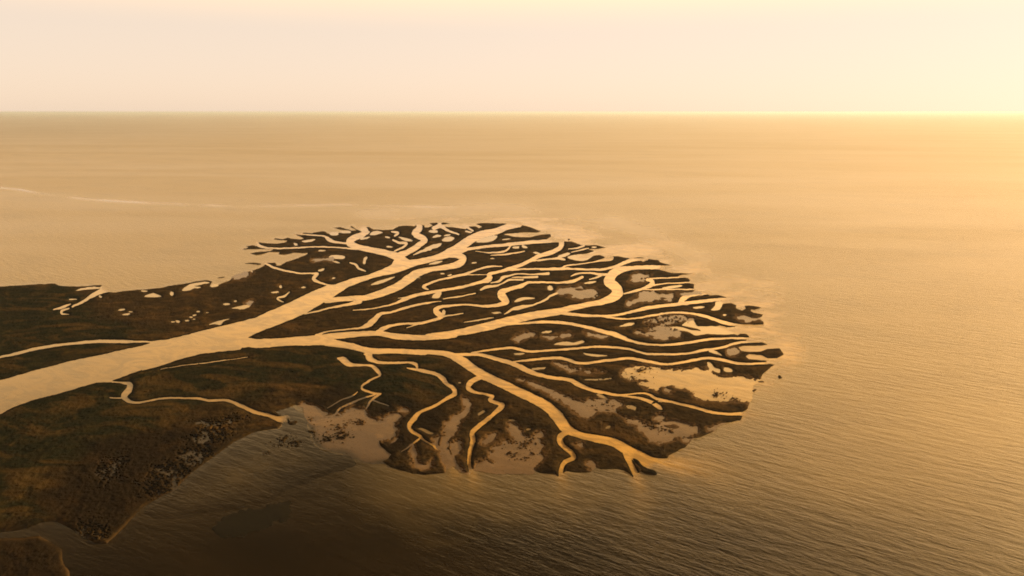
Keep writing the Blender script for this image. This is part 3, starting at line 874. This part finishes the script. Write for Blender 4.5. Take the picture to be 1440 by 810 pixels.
for k in np.argsort(-cnt[1:]) + 1:
    mask = lab == k
    hit = None
    for name, x, y, label, group in ISLANDS:
        i, j = int(round((x - GX0) / PITCH)), int(round((y - GY0) / PITCH))
        if mask[max(j-2, 0):j+3, max(i-2, 0):i+3].any():
            hit = (name, label, group); break
    if hit is None:
        tufts |= mask
        continue
    grown = dilate(mask, 2) & ((lab == 0) | mask)
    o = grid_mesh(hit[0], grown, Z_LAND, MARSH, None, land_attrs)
    if hit[0] == 'marshland':
        o['kind'] = 'structure'
        o['label'] = hit[1]
    else:
        o['category'] = 'islet' if hit[0] == 'marsh_islet' else 'island'
        if hit[1]: o['label'] = hit[1]
        o['group'] = GROUPS[hit[2]]
    owner[k] = o
grown = dilate(tufts, 2)
weedm = mud_material('drowned_weed', (0.010, 0.008, 0.005), (0.014, 0.011, 0.006), (0.008, 0.006, 0.004), (0.75, 0.2))
weedm.node_tree.nodes['Principled BSDF'].inputs['Specular IOR Level'].default_value = 0.05
wo = grid_mesh('seaweed_bed', weed > -0.8, np.clip(weed * 0.03, -0.05, 0.06), weedm, None, {'drowned': zero})
wo['kind'] = 'stuff'; wo['label'] = 'dark bed of seaweed in the shallow water off the marsh'
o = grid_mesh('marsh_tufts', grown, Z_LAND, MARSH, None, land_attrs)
o['kind'] = 'stuff'; o['label'] = 'scattered tufts of marsh grass on wet mud'

def fill(kind, field, thr, z, mat, attrs, min_area):
    keep = (field > thr) & (shore > -8)
    l2, c2 = components(keep)
    lo2, hi2 = boxes(l2, len(c2))
    for k in range(1, len(c2)):
        if c2[k] * PITCH ** 2 < min_area:
            continue
        j0, j1, i0, i1 = max(lo2[k][0] - 6, 0), hi2[k][0] + 7, max(lo2[k][1] - 6, 0), hi2[k][1] + 7
        m = l2[j0:j1, i0:i1] == k
        ring = dilate(m, 5) & ~m
        near = lab[j0:j1, i0:i1][ring]
        near = near[near > 0]
        near = near[np.isin(near, list(owner))]
        full = np.zeros(lab.shape, bool)
        full[j0:j1, i0:i1] = dilate(m, 2)
        if len(near) == 0:
            best, share = None, 0
        else:
            b = np.bincount(near); best = int(b.argmax()); share = b[best] / len(near)
        parent = owner.get(best) if share > 0.55 else None
        o = grid_mesh(kind if parent is not None else ('mudflat' if kind == 'mud_patch' else kind), full, z, mat, parent, attrs)
        if o is not None and parent is None:
            o['kind'] = 'structure'
Z_MUD = 0.035 + 0.03 * smoothstep(0, 6, mud) + 0.012 * value_noise(GWX, GWY, 2.0, 17)
fill('mud_patch', np.minimum(mud, shore + 1), 0.0, Z_MUD, MUDM, None, 5.0)
fill('mud_patch', np.minimum(veil, shore + 1), 0.0, 0.03, FLAT_MUD[0], {'drowned': zero + 0.85}, 3.0)
fill('lagoon', np.minimum(lagoon, shore + 1), 0.0, 0.028, WATER, {'turbid_glow': zero + 0.42, 'calm': one * 0.85, 'silt_sheen': SILT_SHEEN}, 3.0)
fill('pond', np.minimum(pond, shore + 1), 0.0, 0.03, WATER, {'turbid_glow': zero + 0.2, 'calm': one, 'silt_sheen': SILT_SHEEN}, 2.0)
fill('creek', np.minimum.reduce([creek, shore + 1, -river + 1]), 0.0, 0.025, WATER, {'turbid_glow': TURBID_GLOW * 0 + 0.55 * (0.55 + 0.45 * smoothstep(100, 500, GXX)).astype(np.float32), 'calm': one, 'silt_sheen': SILT_SHEEN}, 1.5)  # creeks get the same painted left-to-right sun glow

# ---------------------------------------------------------------- light, sky, camera
SUN_AZ, SUN_EL = 57.0, 13.0        # degrees clockwise from the view direction, degrees up
sun = bpy.data.lights.new('sun', 'SUN')
sun.energy, sun.angle, sun.color = 4.8, math.radians(0.6), (1.0, 0.70, 0.30)
so = bpy.data.objects.new('sun', sun); COL.objects.link(so)
so.rotation_euler = (math.radians(90 - SUN_EL), 0, math.radians(180 - SUN_AZ))
w = bpy.data.worlds.new('World'); scene.world = w; w.use_nodes = True
nt = w.node_tree; nt.nodes.clear(); N = NT(nt)
out = N.new('ShaderNodeOutputWorld'); bg = N.new('ShaderNodeBackground')
sky = N.new('ShaderNodeTexSky', sky_type='NISHITA')
sky.sun_disc = False
sky.sun_elevation = math.radians(SUN_EL); sky.sun_rotation = math.radians(SUN_AZ)
sky.air_density, sky.dust_density, sky.ozone_density, sky.altitude = 1.0, 1.0, 1.0, 100
mul = N.new('ShaderNodeMix', data_type='RGBA', blend_type='MULTIPLY'); mul.inputs[0].default_value = 1.0
gm = N.new('ShaderNodeGamma'); N.link(sky.outputs[0], gm.inputs[0]); gm.inputs[1].default_value = SKY_GAMMA
N.link(gm.outputs[0], mul.inputs[6]); mul.inputs[7].default_value = rgb(*SKY_TINT)
gen = N.new('ShaderNodeTexCoord').outputs['Generated']
sep = N.new('ShaderNodeSeparateXYZ'); N.link(gen, sep.inputs[0])
veil = N.mix(N.ramp(sep.outputs[2], 0.10, 0.25), rgb(1, 1, 1), rgb(*SKY_BOOST_LOW))  # unseen golden band added above the frame to brighten the mid sea
# glow added above the frame on the sun's side, to brighten the sea
dn = N.new('ShaderNodeVectorMath', operation='DOT_PRODUCT'); N.link(gen, dn.inputs[0])
ge = math.radians(17.0)
dn.inputs[1].default_value = (math.sin(math.radians(SUN_AZ)) * math.cos(ge), math.cos(math.radians(SUN_AZ)) * math.cos(ge), math.sin(ge))
glow = N.math('POWER', N.math('MAXIMUM', dn.outputs['Value'], 0.0), 3.0)
glow = N.math('MULTIPLY', glow, N.ramp(sep.outputs[2], 0.14, 0.28))
gl_n = N.new('ShaderNodeMix', data_type='RGBA', blend_type='ADD'); gl_n.inputs[0].default_value = 1.0
gcol = N.new('ShaderNodeVectorMath', operation='SCALE'); gcol.inputs[0].default_value = GLOW; N.link(glow, gcol.inputs['Scale'])
N.link(veil, gl_n.inputs[6]); N.link(gcol.outputs[0], gl_n.inputs[7])
veil = gl_n.outputs[2]
veil = N.mix(N.ramp(sep.outputs[2], 0.30, 0.50), veil, rgb(*SKY_DIM_HIGH))      # sky overhead darkened by hand to keep the near water dark
mul2 = N.new('ShaderNodeMix', data_type='RGBA', blend_type='MULTIPLY'); mul2.inputs[0].default_value = 1.0
N.link(mul.outputs[2], mul2.inputs[6]); N.link(veil, mul2.inputs[7])
N.link(mul2.outputs[2], bg.inputs[0]); bg.inputs[1].default_value = SKY_STRENGTH
N.link(bg.outputs[0], out.inputs[0])

if HAZE:
    hx, hy0, hy1, hz0, hz1 = 130000.0, -130000.0, 130000.0, -1.5, 121.5
    me = bpy.data.meshes.new('haze')
    me.from_pydata([(x, y, z) for z in (hz0, hz1) for y in (hy0, hy1) for x in (-hx, hx)], [],
                   [(0, 2, 3, 1), (4, 5, 7, 6), (0, 1, 5, 4), (2, 6, 7, 3), (0, 4, 6, 2), (1, 3, 7, 5)])
    ho = bpy.data.objects.new('haze', me); COL.objects.link(ho)
    ho['kind'] = 'stuff'; ho['label'] = 'thin warm haze over the sea'
    hm = bpy.data.materials.new('haze_air'); hm.use_nodes = True
    hn = hm.node_tree; hn.nodes.clear()
    ov = hn.nodes.new('ShaderNodeOutputMaterial'); pv = hn.nodes.new('ShaderNodeVolumePrincipled')
    pv.inputs['Color'].default_value = rgb(0.70, 0.79, 1.0); pv.inputs['Density'].default_value = HAZE
    pv.inputs['Anisotropy'].default_value = 0.25
    hn.links.new(pv.outputs[0], ov.inputs['Volume'])
    me.materials.append(hm)
cam = bpy.data.cameras.new('camera'); co = bpy.data.objects.new('camera', cam); COL.objects.link(co)
cam.sensor_width, cam.lens = 36.0, 36.0 * FOCAL / 1440.0
cam.clip_start, cam.clip_end = 1.0, 400000.0
co.location = (0, 0, CAM_H); co.rotation_euler = (math.pi / 2 - TILT, 0, 0)
scene.camera = co
scene.view_settings.view_transform = 'Standard'
scene.view_settings.look = 'None'
scene.view_settings.exposure = 1.0
scene.view_settings.gamma = 1.0
scene.render.engine = 'CYCLES'
scene.cycles.filter_width = 1.8
scene.cycles.use_denoising = True
scene.cycles.denoiser = 'OPENIMAGEDENOISE'
scene.cycles.denoising_input_passes = 'RGB_ALBEDO_NORMAL'
scene.cycles.denoising_prefilter = 'NONE'
